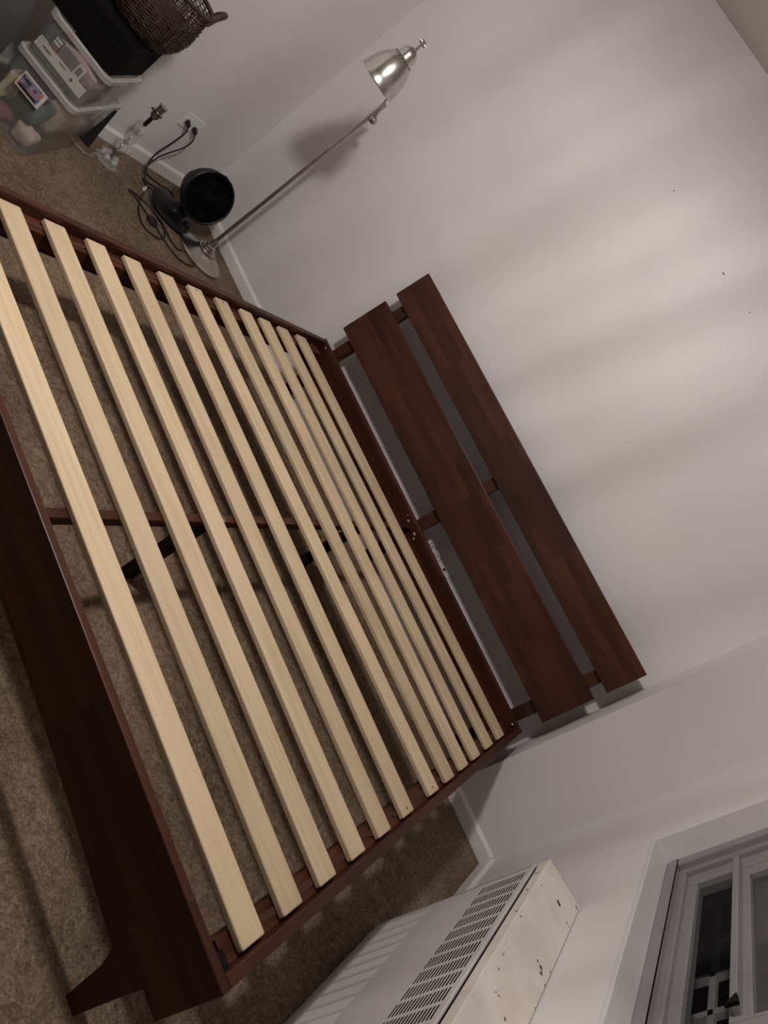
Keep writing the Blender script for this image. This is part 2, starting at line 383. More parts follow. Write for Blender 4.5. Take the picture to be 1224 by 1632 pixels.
m.box(fx+.03, fx+.065, WY0+.045, WY0+.1, WZ0+.093, WZ1-.05)
m.box(fx+.03, fx+.065, WY0+.1, WY1-.165, WZ1-.11, WZ1-.05)
m.build('sash_frame', 'winframe', win, bevel=.003)
ZR = 1.020
m = MB().box(fx+.030, fx+.065, yb, ya, ZR, ZR+.05); m.build('hopper_rail', 'winframe', win, bevel=.002)
m = MB().box(fx+.008, fx+.034, yb+.02, ya+.045, ZR+.012, ZR+.03); m.build('rail_bead', 'winframe', win, bevel=.003)
m = MB().box(fx+.03, fx+.065, ya-.06, ya, ZR+.05, WZ1-.11); m.box(fx+.03, fx+.065, yb, yb+.012, ZR+.05, WZ1-.11); m.build('upper_sash', 'winframe', win, bevel=.002)
m = MB().prism([(yb+.020, ZR+.004), (yb+.055, ZR+.030), (yb+.02, ZR+.034)], 0, fx+.004, fx+.012); m.build('stay_catch', 'black', win)
MB().box(fx+.045, fx+.049, yb, ya, WZ0+.093, ZR).build('hopper_pane', 'lower_glass', win)
MB().box(fx+.045, fx+.049, yb+.012, ya-.06, ZR+.05, WZ1-.11).build('upper_pane', 'upper_glass', win)
MB().box(fx+.045, fx+.049, WY0+.1, yb-.09, WZ0+.093, WZ1-.11).build('side_pane', 'upper_glass', win)
m = MB().box(XR-.004, fx, WY0-.01, WY1+.008, WZ0-.012, WZ0+.002)
struct(m.build('trim_1', 'reveal', bevel=.002), 'plain painted window ledge')
# iron fire-escape railing outside
fe = thing('fire_escape_railing', 'grey iron fire escape railing outside the dark window pane', 'railing', (1.95, -1.5, .0))
for z in (.79, 1.55):
    MB().box(1.79, 1.81, -3.0, 2.2, z-.011, z+.011).build('rail', 'rail', fe, bevel=.003)
for y in [-.105, -.252, -.592, -.836]+[-1.05-.22*k for k in range(9)]+[.08, .30, .52, .74, .96, 1.2]:
    MB().box(1.79, 1.81, y-.014, y+.014, .695, 1.56).build('picket', 'rail', fe)
MB().box(1.70, 2.5, -3.2, 2.4, -.24, -.2).build('platform', 'night', fe)
for y in (-2.9, 2.1): MB().box(1.785, 1.815, y-.02, y+.02, -.2, 1.58).build('post', 'rail', fe)
nb = thing('apartment_building', 'black night-time building facade with dim lit windows across the gap', 'building', (5.5, -2, -4))
MB().box(5.5, 6.5, -9, 60, -14, 9).build('facade', 'night', nb)
for y, z, mm in ((3.2, -1.2, 'litwin'), (4.0, -.8, 'blue'), (5.2, -1.0, 'blue'), (2.2, -1.6, 'litwin'), (6.0, -.6, 'blue')):
    MB().box(5.47, 5.51, y-.12, y+.12, z-.18, z+.18).build('window', mm, nb)

# ------------------------------------------------------------------ bed frame
bed = thing('bed_frame', 'dark acacia platform bed frame with pale slats and a two-panel headboard', 'bed', (0, -1.2, 0))
HW, YH, YFT, H = .99, -.164, -2.294, .362
def panel(z0, z1, t=.022):
    s = .1015; y = lambda z: -.1624+s*(z-.3623)
    m = MB(); x0, x1 = -.997, .991
    n = Vector((0, 1, -s)).normalized()*t
    a0, a1 = Vector((0, y(z0), z0)), Vector((0, y(z1), z1))
    P = []
    for a in (a0, a1):
        P += [(x0, a.y, a.z), (x1, a.y, a.z), (x1, a.y+n.y, a.z+n.z), (x0, a.y+n.y, a.z+n.z)]
    m.hexa(P); return m.build('headboard_panel', 'wx', bed, bevel=.003)
panel(.4562, .6921); panel(.7497, .9236)
for xc in (-.915, 0.0, .918):
    m = MB(); hw = .0275
    pr = [(-.130, 0.0), (-.095, 0.0), (-.095, .36), (-.052, .90), (-.082, .905), (-.126, .46), (-.130, .36)]
    m.prism(pr, 0, xc-hw, xc+hw); m.build('headboard_post', 'wz', bed, bevel=.003)
# head rail with side return caps
m = MB().box(-HW, HW, YH-.022, YH, .195, H+.003); m.build('head_rail', 'wx', bed, bevel=.003)
def side(sg):
    m = MB(); a, b = sorted((sg*HW, sg*(HW-.026)))
    m.box(a, b, YFT+.03, YH-.022, .220, H); r = m.build('side_rail', 'wy', bed, bevel=.003)
    a, b = sorted((sg*(HW-.026), sg*(HW-.080)))
    MB().box(a, b, YFT+.075, YH-.06, .275, .325).build('ledge', 'ledge', r, bevel=.002)
side(-1); side(1)
# foot board: gently arched lower edge
N = 40; top = []; bot = []
def zb(x): 
    u = min(1, abs(x)/.84); return .189-.034*u**2.2 if abs(x) <= .842 else .1925
m = MB(); poly = [(-HW, .1925), (-.930, .1925)]
poly += [(-.842+1.684*i/N, zb(-.842+1.684*i/N)) for i in range(N+1)]
poly += [(.930, .1925), (HW, .1925), (HW, H+.004), (-HW, H+.004)]
# build as quads so the concave outline stays clean
bx = [-HW, -.930, -.9299]+[-.842+1.684*i/N for i in range(N+1)]+[.9299, .930, HW]
bz = [.1925, .1925, .155]+[zb(-.842+1.684*i/N) for i in range(N+1)]+[.155, .1925, .1925]
ft = .024; vs = []
for x, z in zip(bx, bz): vs += [(x, YFT, z), (x, YFT, H+.004), (x, YFT+ft, z), (x, YFT+ft, H+.004)]
fs = []
for i in range(len(bx)-1):
    a, b = 4*i, 4*i+4; fs += [(a, b, b+1, a+1), (a+2, a+3, b+3, b+2), (a+1, b+1, b+3, a+3), (a, a+2, b+2, b)]
fs += [(0, 1, 3, 2), tuple(4*(len(bx)-1)+k for k in (0, 2, 3, 1))]
m.add(vs, fs); m.build('footboard', 'wx', bed, bevel=.003)
for sg in (-1, 1):
    poly = [(.842, .154), (.862, .115), (.889, .0), (.929, .0), (.929, .190)]
    poly = [(sg*x, z) for x, z in poly]
    m = MB().prism(poly, 1, YFT+.001, YFT+.030); m.build('foot_leg', 'wz', bed, bevel=.002)
# centre beam and its legs
m = MB().box(-.023, .002, YFT+ft, YH-.022, .294, .3275); m.build('center_beam', 'wy', bed, bevel=.002)
for y in (-1.66, -.66):
    m = MB().hexa([(-.024, y-.022, 0), (.012, y-.022, 0), (.012, y+.018, 0), (-.024, y+.018, 0), (-.024, y-.024, .296), (.012, y-.024, .296), (.012, y+.020, .296), (-.024, y+.020, .296)])
    m.build('center_leg', 'darkleg', bed, bevel=.002)
for y in (-1.60, -.52):
    MB().lathe([(.013, 0), (.013, .003), (.008, .004), (.008, .001), (.003, .001)], 14, (-.010, y, .3275)).build('screw', 'bolt', bed, smooth=True)
MB().box(-.030, .012, YH-.027, YH-.0225, .275, .325).build('beam_bracket', 'black', bed)
for x, z, r in ((-.052, .343, .006), (-.03, .333, .008), (.035, .330, .009), (.052, .318, .007)):
    MB().lathe([(r, 0), (r, .006), (r*.5, .010)], 12, (x, YH-.022, z), (0, -1, 0)).build('bolt', 'bolt', bed, smooth=True)
for sg in (-1, 1):
    a, b = sorted((sg*(HW-.026), sg*(HW-.062)))
    MB().box(a, b, YFT+ft, YFT+ft+.042, .245, .343).build('corner_bracket', 'black', bed)
    MB().lathe([(.006, 0), (.006, .005), (.003, .007)], 10, (sg*.945, YH-.022, .345), (0, -1, 0)).build('bolt', 'bolt', bed, smooth=True)
# slats: foot-side edge at the left and right end, read from the photograph
yl = [-2.165, -2.008, -1.850, -1.690, -1.531, -1.364, -1.207, -1.044, -.881, -.741, -.598, -.443]
yr = [-2.181, -2.028, -1.869, -1.708, -1.545, -1.378, -1.165, -1.015, -.866, -.726, -.559, -.400]
SW, SZ, ST = .078, .345, .017
for a, b in zip(yl, yr):
    x0, x1 = -.957, .957
    P = []
    for z in (SZ-ST, SZ): P += [(x0, a, z), (x1, b, z), (x1, b+SW, z), (x0, a+SW, z)]
    MB().hexa(P).build('slat', 'pine', bed, bevel=.0035)
# screws that hold three of the slats
for x, y in ((.940, yr[5]+.04), (.940, yr[6]+.04), (-.942, yl[6]+.04), (-.942, yl[7]+.04)):
    MB().lathe([(.0035, 0), (.0035, .0006)], 8, (x, y, SZ)).build('slat_screw', 'slot', bed)
# webbing that ties the slats, slack in places
for sg, ys in ((-1, yl), (1, yr)):
    m = MB(); pts = []
    for k in range(11):
        g0, g1 = ys[k]+SW, ys[k+1]; slack = random.choice((.0, .002, .004, .010, .014))
        for j in range(9):
            u = j/8; pts.append((sg*(.937-slack*math.sin(math.pi*u)), g0+(g1-g0)*u, SZ-ST-.0022))
    vs = []
    for x, y, z in pts: vs += [(x-.008, y, z), (x+.008, y, z), (x+.008, y, z+.0015), (x-.008, y, z+.0015)]
    fs = []
    for i in range(len(pts)-1):
        a, b = 4*i, 4*i+4
        for k in range(4): fs.append((a+k, a+(k+1) % 4, b+(k+1) % 4, b+k))
    m.add(vs, fs); m.build('slat_strap', 'strap', bed)

# ------------------------------------------------------------------ radiator cover under the window
RX, RY0, RY1, RZ = 1.236, -2.75, -1.20, .612
rad = thing('radiator_cover', 'white enamelled radiator cover with slotted grille and stained top under the window', 'radiator', (1.31, -1.9, 0))
ZTW = .634
m = MB(); m.hexa([(RX+.001, RY0, RZ-.027), (XR-.003, RY0, RZ-.012), (XR-.003, RY1+.004, RZ-.012), (RX+.001, RY1+.004, RZ-.027), (RX+.001, RY0, RZ+.006), (XR-.003, RY0, ZTW), (XR-.003, RY1+.004, ZTW), (RX+.001, RY1+.004, RZ+.006)])
m.build('top_panel', 'stained', rad, bevel=.0015)
MB().box(RX+.008, XR-.003, RY0, RY1-.002, RZ-.040, RZ-.027).build('top_gap', 'gap', rad)
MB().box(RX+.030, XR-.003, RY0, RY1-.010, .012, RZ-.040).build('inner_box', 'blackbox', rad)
m = MB().box(RX, XR-.003, RY1-.008, RY1, 0, RZ-.034); m.build('end_panel', 'enamel', rad, bevel=.002)
MB().box(RX-.004, RX+.004, RY0, RY1, RZ-.044, RZ-.036).build('front_lip', 'enamel', rad, bevel=.002)
# front sheet with two rows of openings, columns along the wall
y_first, pitch, wcol, ncol = -1.238, .0705, .056, 20
cols = [(y_first-pitch*k-wcol, y_first-pitch*k) for k in range(ncol)]
m = MB(); t0, t1 = RX, RX+.0008
zu0, zu1, zl0, zl1 = .405, .552, .062, .222
m.box(t0, t1, RY0, RY1, .012, zl0); m.box(t0, t1, RY0, RY1, zl1, zu0); m.box(t0, t1, RY0, RY1, zu1, RZ-.040)
edges = [RY1]+[c for ab in cols for c in (ab[1], ab[0])]+[RY0]
for i in range(0, len(edges)-1, 2):
    if edges[i]-edges[i+1] > 1e-4:
        m.box(t0, t1, edges[i+1], edges[i], zu0, zu1); m.box(t0, t1, edges[i+1], edges[i], zl0, zl1)
m.build('front_sheet', 'enamel', rad)
nsl = 15; dz = (zu1-zu0)/nsl
for y0, y1 in cols:
    g = MB()
    for k in range(nsl):
        g.box(t0, t1, y0, y1, zu0+k*dz, zu0+k*dz+dz*.36)
    g.build('slotted_grille', 'enamel', rad)
    MB().box(t0+.001, t0+.002, y0, y1, zl0, zl1).build('perforated_inlet', 'perf', rad)
MB().box(RX+.012, XR-.01, RY0+.02, RY1-.02, 0, .012).build('plinth', 'slot', rad)

# ------------------------------------------------------------------ outlets
def outlet_left():
    o = thing('power_outlet', 'white wall outlet with two black plugs beside the corner', 'outlet', (XL, -.39, .315))
    y0, y1, z0, z1 = -.452, -.328, .274, .356
    MB().box(XL, XL+.006, y0, y1, z0, z1).build('cover_plate', 'outlet', o, bevel=.002)
    for yc in (-.425, -.362): MB().box(XL+.006, XL+.008, yc-.018, yc+.018, .297, .331).build('socket', 'outlet', o, bevel=.001)
    return o
outlet_left()
ob = thing('power_outlet', 'white double outlet below the headboard next to the middle post', 'outlet', (.107, 0, .30))
MB().box(.050, .166, -.006, 0, .276, .350).build('cover_plate', 'outlet', ob, bevel=.002)
for xc in (.083, .132):
    s_ = MB().lathe([(.017, 0), (.017, .003), (.015, .004)], 20, (xc, -.006, .322), (0, -1, 0)).build('socket', 'outlet', ob, smooth=True)
    for dx, dzz, hx, hz in ((-.004, .007, .005, .0014), (-.004, -.007, .005, .0014), (.008, 0, .0028, .0028)):
        MB().box(xc+dx-hx, xc+dx+hx, -.0108, -.0095, .322+dzz-hz, .322+dzz+hz).build('slot', 'slot', s_)
cb = thing('blank_wall_plate', 'white wall plate with one round hole right of the headboard outlet', 'wall plate', (.21, 0, .30))
MB().box(.168, .254, -.005, 0, .272, .346).build('cover_plate', 'outlet', cb, bevel=.002)
MB().lathe([(.007, 0), (.007, .001)], 16, (.214, -.005, .322), (0, -1, 0)).build('hole', 'slot', cb)

# ------------------------------------------------------------------ floor lamp
fl = thing('floor_lamp', 'brushed nickel floor lamp with bell shade standing by the fan', 'lamp', (-1.69, -.29, 0))
bx_, by_ = -1.69, -.288
MB().lathe([(.127, 0), (.130, .006), (.130, .016), (.124, .022), (.116, .024), (.085, .036), (.060, .047), (.054, .052), (.053, .062), (.040, .064), (.038, .074), (.030, .076), (.028, .088), (.020, .092), (.014, .125)], 48, (bx_, by_, 0)).build('base', 'steel', fl, smooth=True)
MB().lathe([(.0098, .10), (.0098, .80), (.0128, .802), (.0128, .835), (.0118, .84), (.0118, 1.14), (.006, 1.146)], 20, (bx_-.005, by_, 0)).build('pole', 'steel', fl, smooth=True)
ap = Vector((-1.472, -.73, 1.411)); kb = Vector((-1.672, -.285, 1.062))
MB().ball(kb, .019, 18, 12).build('knob', 'steel', fl, smooth=True)
MB().tube([kb, kb+(ap-kb)*.5, ap+Vector((0, 0, -.012))], .0055, 10).build('arm', 'steel', fl, smooth=True)
MB().lathe([(.0075, -.02), (.0075, .02)], 14, (bx_+.008, by_, 1.066), (1, 0, 0)).build('pivot', 'steel', fl, smooth=True)
_p = [(.0, -.026), (.012, -.026), (.020, -.030), (.034, -.042), (.040, -.058), (.041, -.076), (.0425, -.080), (.0425, -.084), (.056, -.098), (.074, -.128), (.088, -.165), (.096, -.205), (.0995, -.236), (.103, -.240), (.103, -.243), (.098, -.241), (.094, -.205), (.086, -.165), (.072, -.129), (.054, -.1), (.036, -.08), (.0, -.076)]
prof = [(r_*.87, -.026+(h_+.026)*.83) for r_, h_ in _p]
sh_ = MB().lathe(prof, 48, ap, cap=False).build('shade', 'steel', fl, smooth=True)
for k in range(18):
    t = 2*math.pi*k/18; c = Vector((math.cos(t), math.sin(t), .55)).normalized()
    MB().lathe([(.0028, 0), (.0028, .0012)], 8, ap+Vector((math.cos(t)*.0440, math.sin(t)*.0440, -.0800)), c).build('vent_hole', 'slot', sh_)
m = MB().lathe([(.007, -.03), (.007, .004), (.011, .006), (.011, .016), (.006, .020)], 16, ap); m.build('finial', 'steel', fl, smooth=True)
m = MB().lathe([(.008, -.015), (.008, .015)], 14, ap+Vector((0, 0, .010)), (.8, .6, 0)); m.build('wing_nut', 'steel', fl, smooth=True)

# ------------------------------------------------------------------ table fan
fan = thing('desk_fan', 'small black round desk fan on a flat foot in the corner', 'fan', (-1.93, -.37, 0))
hc = Vector((-1.872, -.350, .206)); fd = Vector((.90, -.34, .30)).normalized()
m = MB(); ring = []
for k in range(28):
    t = 2*math.pi*k/28; sx = .115*(abs(math.cos(t))**.7)*math.copysign(1, math.cos(t)); sy = .135*(abs(math.sin(t))**.7)*math.copysign(1, math.sin(t))
    a = .95; ring.append((sx*math.cos(a)-sy*math.sin(a), sx*math.sin(a)+sy*math.cos(a)))
bc = Vector((-1.925, -.375, 0)); vs = []; lv = [(1, 0), (1, .012), (.93, .022), (.6, .030), (.42, .040), (.34, .06), (.30, .085), (.28, .12)]
for sc, z in lv: vs += [(bc.x+p[0]*sc+(hc.x-bc.x)*min(1, max(0, (z-.02)/.1)), bc.y+p[1]*sc+(hc.y-bc.y)*min(1, max(0, (z-.02)/.1)), z) for p in ring]
n = 28; fs = [tuple(range(n))[::-1], tuple((len(lv)-1)*n+k for k in range(n))]
for i in range(len(lv)-1):
    for k in range(n): fs.append((i*n+k, i*n+(k+1) % n, (i+1)*n+(k+1) % n, (i+1)*n+k))
m.add(vs, fs); m.build('foot', 'fan', fan, smooth=True)
R0 = .130
MB().lathe([(.0, -.165), (.050, -.163), (.074, -.152), (.084, -.130), (.090, -.110), (.112, -.070), (.126, -.03), (R0, .012), (R0+.002, .020), (R0-.004, .024), (R0-.010, .020), (R0-.014, 0), (.118, -.025), (.06, -.04), (.0, -.04)], 44, hc, fd, cap=False).build('housing', 'fan', fan, smooth=True)
U = fd.orthogonal().normalized(); V = fd.cross(U)
g = MB()
for r in [.034+.0125*k for k in range(8)]:
    dome = .026*(1-(r/R0)**2)
    g.tube([hc+fd*(.012+dome)+(U*math.cos(2*math.pi*k/36)+V*math.sin(2*math.pi*k/36))*r for k in range(36)], .0016, 5, True)
g.build('grille_rings', 'fanin', fan, smooth=True)
for k in range(24):
    t = 2*math.pi*k/24; pts = []
    for q in range(6):
        r = .03+(R0-.036)*q/5; tt = t+.7*(q/5); pts.append(hc+fd*(.012+.026*(1-(r/R0)**2))+(U*math.cos(tt)+V*math.sin(tt))*r)
    MB().tube(pts, .0022, 5).build('grille_spoke', 'fanin', fan, smooth=True)
MB().lathe([(.032, .030), (.032, .037), (.026, .041), (0, .042)], 24, hc, fd).build('hub_cap', 'fanin', fan, smooth=True)
for k in range(4):
    t = 2*math.pi*k/4+.3; A = U*math.cos(t)+V*math.sin(t); B = fd.cross(A)
    MB().add([hc+A*.02-B*.012-fd*.02, hc+A*.11-B*.035-fd*.015, hc+A*.11+B*.03+fd*.002, hc+A*.02+B*.012+fd*.0,
              hc+A*.02-B*.012-fd*.017, hc+A*.11-B*.035-fd*.012, hc+A*.11+B*.03+fd*.005, hc+A*.02+B*.012+fd*.003],
             [(0,3,2,1),(4,5,6,7),(0,1,5,4),(1,2,6,5),(2,3,7,6),(3,0,4,7)]).build('blade', 'fanin', fan)
MB().lathe([(.009, 0), (.009, .008), (.005, .010)], 12, hc+Vector((.0, 0, .130))-fd*.02, (0, 0, 1)).build('top_clip', 'fan', fan, smooth=True)
MB().lathe([(.019, 0), (.019, .02), (.016, .024)], 18, bc+Vector((.075, .06, .018))).build('speed_knob', 'fan', fan, smooth=True)

# ------------------------------------------------------------------ cords and plugs
def plug(o, x, y, z):
    MB().hexa([(x, y-.011, z-.012), (x+.03, y-.007, z-.016), (x+.03, y+.007, z-.016), (x, y+.011, z-.012), (x, y-.011, z+.012), (x+.03, y-.007, z+.002), (x+.03, y+.007, z+.002), (x, y+.011, z+.012)]).build('plug', 'cord', o, bevel=.003)
pc = thing('electric_cable', 'black cord from left plug looping over the carpet behind the fan', 'cord', (-2.1, -.45, 0))
plug(pc, XL+.008, -.425, .314)
pts = [(XL+.036, -.425, .306), (XL+.05, -.425, .27), (XL+.045, -.43, .19), (XL+.05, -.45, .10), (-2.14, -.455, .03), (-2.125, -.434, .008), (-2.105, -.36, .006), (-2.10, -.27, .006), (-2.055, -.275, .006), (-2.04, -.33, .006), (-2.055, -.40, .006), (-2.06, -.47, .006), (-2.069, -.497, .006), (-2.02, -.49, .008), (-1.975, -.505, .03), (-1.90, -.53, .012), (-1.83, -.53, .006), (-1.764, -.505, .006), (-1.70, -.50, .006), (-1.66, -.47, .006), (-1.67, -.43, .006)]
MB().tube(catmull(pts, 7), .0038, 8).build('wire', 'cord', pc, smooth=True)
pd = thing('electric_cable', 'black cord from right plug with an inline foot switch near the bed rail', 'cord', (-1.9, -.6, 0))
plug(pd, XL+.008, -.362, .304)
pts = [(XL+.036, -.362, .296), (XL+.055, -.36, .262), (XL+.06, -.375, .21), (XL+.055, -.41, .14), (XL+.06, -.44, .08), (-2.12, -.475, .03), (-2.06, -.485, .010), (-1.995, -.515, .008), (-1.90, -.60, .006), (-1.80, -.665, .006), (-1.72, -.69, .006), (-1.675, -.665, .006), (-1.665, -.60, .006), (-1.70, -.545, .008), (-1.77, -.52, .014), (-1.86, -.555, .010), (-1.90, -.62, .008), (-1.915, -.668, .006), (-1.87, -.635, .006), (-1.80, -.605, .006), (-1.763, -.593, .012), (-1.70, -.57, .006), (-1.63, -.54, .006), (-1.585, -.50, .006), (-1.58, -.43, .006), (-1.60, -.375, .006)]
MB().tube(catmull(pts, 7), .0036, 8).build('wire', 'cord', pd, smooth=True)
MB().lathe([(.026, 0), (.030, .006), (.028, .016), (.020, .021), (.0, .022)], 24, (-1.765, -.597, 0)).build('foot_switch', 'cord', pd, smooth=True)
MB().tube([(-1.995, -.520, .012), (-1.97, -.548, .012)], .008, 10).build('cord_tag', 'outlet', pd)

# ------------------------------------------------------------------ crystal table lamp base
gx, gy = -2.036, -.757
tl = thing('table_lamp', 'shadeless table lamp of stacked clear glass balls on the carpet', 'lamp', (gx, gy, 0))
MB().lathe([(.058, 0), (.060, .006), (.052, .014), (.028, .020), (.012, .026)], 32, (gx, gy, 0)).build('base', 'glass', tl, smooth=True)
for k in range(5):
    t = 2*math.pi*k/5+.3; MB().ball((gx+.034*math.cos(t), gy+.034*math.sin(t), .034), .016, 12, 8).build('small_ball', 'glass', tl, smooth=True)
MB().lathe([(.004, .02), (.004, .26)], 10, (gx, gy, 0)).build('rod', 'steel', tl, smooth=True)
for z in (.022, .077, .135, .193, .25): MB().ball((gx, gy, z), .0085, 12, 8).build('bead', 'steel', tl, smooth=True)
for z in (.107, .165, .223): MB().ball((gx, gy, z), .029, 20, 14).build('glass_ball', 'glass', tl, smooth=True)
MB().lathe([(.009, .252), (.009, .302), (.014, .305)], 16, (gx, gy, 0)).build('neck', 'darkleg', tl, smooth=True)
MB().lathe([(.014, .303), (.020, .312), (.021, .330), (.026, .331), (.026, .337), (.018, .338), (.018, .366), (.021, .367), (.021, .373), (.014, .374)], 24, (gx, gy, 0)).build('socket', 'steel', tl, smooth=True)
MB().lathe([(.0265, .331), (.0265, .337)], 24, (gx, gy, 0)).build('socket_ring', 'black', tl, smooth=True)
MB().tube([(gx+.018, gy-.018, .333), (gx-.005, gy-.04, .336)], .003, 8).build('switch_key', 'black', tl)
MB().tube(catmull([(gx-.02, gy-.05, .006), (gx+.03, gy-.11, .005), (gx+.02, gy-.17, .005), (gx-.06, gy-.2, .005)], 6), .0025, 6).build('clear_cord', 'rim', tl, smooth=True)

# ------------------------------------------------------------------ storage bins and what is stacked there
e1 = Vector((-.575, .818, 0)).normalized(); e2 = Vector((-.818, -.575, 0)).normalized()
def frame_pts(n, a, b, z): return n+e1*a+e2*b+Vector((0, 0, z))
def rrect(n, a0, a1, b0, b1, r, z, k=4):
    out = []
    for (ca, cbb, st) in ((a1-r, b1-r, 0), (a0+r, b1-r, 1), (a0+r, b0+r, 2), (a1-r, b0+r, 3)):
        for j in range(k+1):
            t = (st+j/k)*math.pi/2; out.append(frame_pts(n, ca+r*math.cos(t), cbb+r*math.sin(t), z))
    return out
def bin_(name, label, n, L, Wd, h, taper, rimw):
    o = thing(name, label, 'storage box', frame_pts(n, L/2, Wd/2, n.z))
    def shell(levels, close_bottom):
        vs = []; c = len(rrect(n, 0, 1, 0, 1, .1, 0)); fs = []
        for (d, z) in levels: vs += rrect(n, -d, L+d, -d, Wd+d, .035, z-n.z if False else z)
        for i in range(len(levels)-1):
            for k in range(c): fs.append((i*c+k, i*c+(k+1) % c, (i+1)*c+(k+1) % c, (i+1)*c+k))
        if close_bottom: fs.append(tuple(range(c))[::-1]); fs.append(tuple((len(levels)-1)*c+k for k in range(c)))
        return MB().add(vs, fs)
    t = .0025
    shell([(-taper, .002), (0, h-.012), (-t, h-.012), (-taper-t, .006)], True).build('body', 'bin', o, smooth=True)
    shell([(0, h-.016), (rimw, h-.014), (rimw, h+.004), (rimw-.004, h+.007), (-.006, h+.007), (-.006, h-.004)], False).build('rim', 'rim', o, smooth=True)
    return o
n1 = Vector((-1.722, -1.338, 0)); L1, W1, H1 = .48, .262, .283
bin_('storage_bin', 'larger clear plastic storage bin on the carpet, under the smaller one', n1, L1, W1, H1, .012, .008)
n2 = Vector((-1.738, -1.312, H1+.009)); L2, W2, H2 = .34, .27, .156
b2 = bin_('storage_bin', 'smaller clear plastic bin stacked on the larger bin', n2, L2, W2, H2, .008, .010)
MB().add(*[x for x in (lambda: (rrect(n1, .0, L1, .0, W1, .03, H1+.001)+rrect(n1, .0, L1, .0, W1, .03, H1+.004), [tuple(range(20))[::-1], tuple(range(20, 40))]+[(k, (k+1) % 20, 20+(k+1) % 20, 20+k) for k in range(20)]))()]).build('lid', 'lidp', [o for o in bpy.data.objects if o.name == 'storage_bin'][0])
def slab(n, a0, a1, b0, b1, z0, z1):
    m = MB(); P = []
    for z in (z0, z1): P += [frame_pts(n, a0, b0, z), frame_pts(n, a1, b0, z), frame_pts(n, a1, b1, z), frame_pts(n, a0, b1, z)]
    return m.hexa(P)
Z0 = Vector((n1.x, n1.y, 0))
def lump(name, label, cat, mat, a, b, z, ra, rb, rz, seed):
    rnd = random.Random(seed); m = MB(); nn, mm = 20, 12; vs = []; fs = []
    ph = [rnd.uniform(0, 6.28) for _ in range(6)]
    for i in range(mm+1):
        t = math.pi*i/mm
        for k in range(nn):
            p = 2*math.pi*k/nn; r = 1+.10*math.sin(3*p+ph[0]+2*t)+.07*math.sin(5*p+ph[1]-3*t)+.06*math.sin(4*t+ph[2])
            sgn = lambda v: math.copysign(abs(v)**.72, v)
            vs.append(frame_pts(Z0, a+ra*r*sgn(math.sin(t))*sgn(math.cos(p)), b+rb*r*sgn(math.sin(t))*sgn(math.sin(p)), z-rz*r*sgn(math.cos(t))))
    for i in range(mm):
        for k in range(nn): fs.append((i*nn+k, i*nn+(k+1) % nn, (i+1)*nn+(k+1) % nn, (i+1)*nn+k))
    m.add(vs, fs); o = m.build(name, mat, smooth=True); tag(o, label, cat); return o
lump('folded_cloth', 'dark teal cloth bundle in the middle of the larger clear bin', 'cloth', 'teal', .085, .118, .145, .058, .060, .050, 1)
lump('folded_cloth', 'pale pink cloth bundle low at the near corner of the larger bin', 'cloth', 'pink', .062, .068, .050, .040, .042, .036, 2)
lump('folded_cloth', 'cream cloth along the back of the larger clear bin', 'cloth', 'cream', .32, .13, .11, .125, .095, .085, 3)
lump('folded_cloth', 'maroon cloth at the bottom edge of the larger clear bin', 'cloth', 'maroon', .072, .180, .040, .040, .044, .024, 4)
lump('folded_cloth', 'beige cloth in the left end of the larger clear bin', 'cloth', 'cream', .080, .216, .130, .052, .026, .060, 5)
m = MB().lathe([(.0, 0), (.018, .002), (.021, .01), (.021, .115), (.018, .125), (0, .127)], 20, frame_pts(Z0, .036, .075, .248), e2, cap=False)
tag(m.build('purple_tube', 'purple', smooth=True), 'dark purple tube lying near the top of the larger bin', 'tube')
pcx = thing('photo_card', 'small printed photo card with white border on the larger bin side', 'card', frame_pts(Z0, -.006, .135, .18))
def onface(n, b0, b1, z0, z1, d0, d1): return slab(n, d0, d1, b0, b1, z0, z1)
onface(Z0, .082, .190, .178, .242, -.0090, -.0080).build('card', 'white', pcx)
onface(Z0, .094, .186, .184, .236, -.0097, -.0090).build('picture', 'photo', pcx)
onface(Z0, .100, .180, .186, .196, -.0101, -.0097).build('caption_band', 'slot', pcx)
Z2 = Vector((n2.x, n2.y, 0))
ct = thing('toy_carton', 'white carton strip with dark framed cut-outs inside the smaller bin', 'carton', frame_pts(Z2, .02, .15, .30))
onface(Z2, .030, .250, .312, .352, .014, .020).build('carton_band', 'white', ct)
onface(Z2, .178, .214, .352, .400, .013, .018).build('frame_panel', 'slot', ct)
for q in range(3): onface(Z2, .182, .210, .357+.0145*q, .367+.0145*q, .0115, .0130).build('window', 'red' if q == 0 else 'white', ct)
onface(Z2, .106, .174, .354, .398, .014, .018).build('grey_picture', 'greycard', ct)
onface(Z2, .072, .103, .352, .400, .013, .018).build('white_frame', 'white', ct)
onface(Z2, .078, .097, .362, .392, .0115, .0130).build('window', 'greycard', ct)
MB().lathe([(.006, 0), (.006, .001)], 14, frame_pts(Z2, .014, .088, .333), -e1).build('dot', 'slot', ct)
onface(Z2, .185, .222, .330, .334, .0115, .0140).build('print_line', 'slot', ct)
onface(Z2, .120, .150, .340, .342, .0115, .0140).build('print_line', 'slot', ct)
Z0b = Z0; Z0 = Z2
lump('folded_cloth', 'mauve cloth bundle inside the smaller clear bin', 'cloth', 'mauve', .16, .135, .368, .115, .10, .052, 6)
Z0 = Z0b
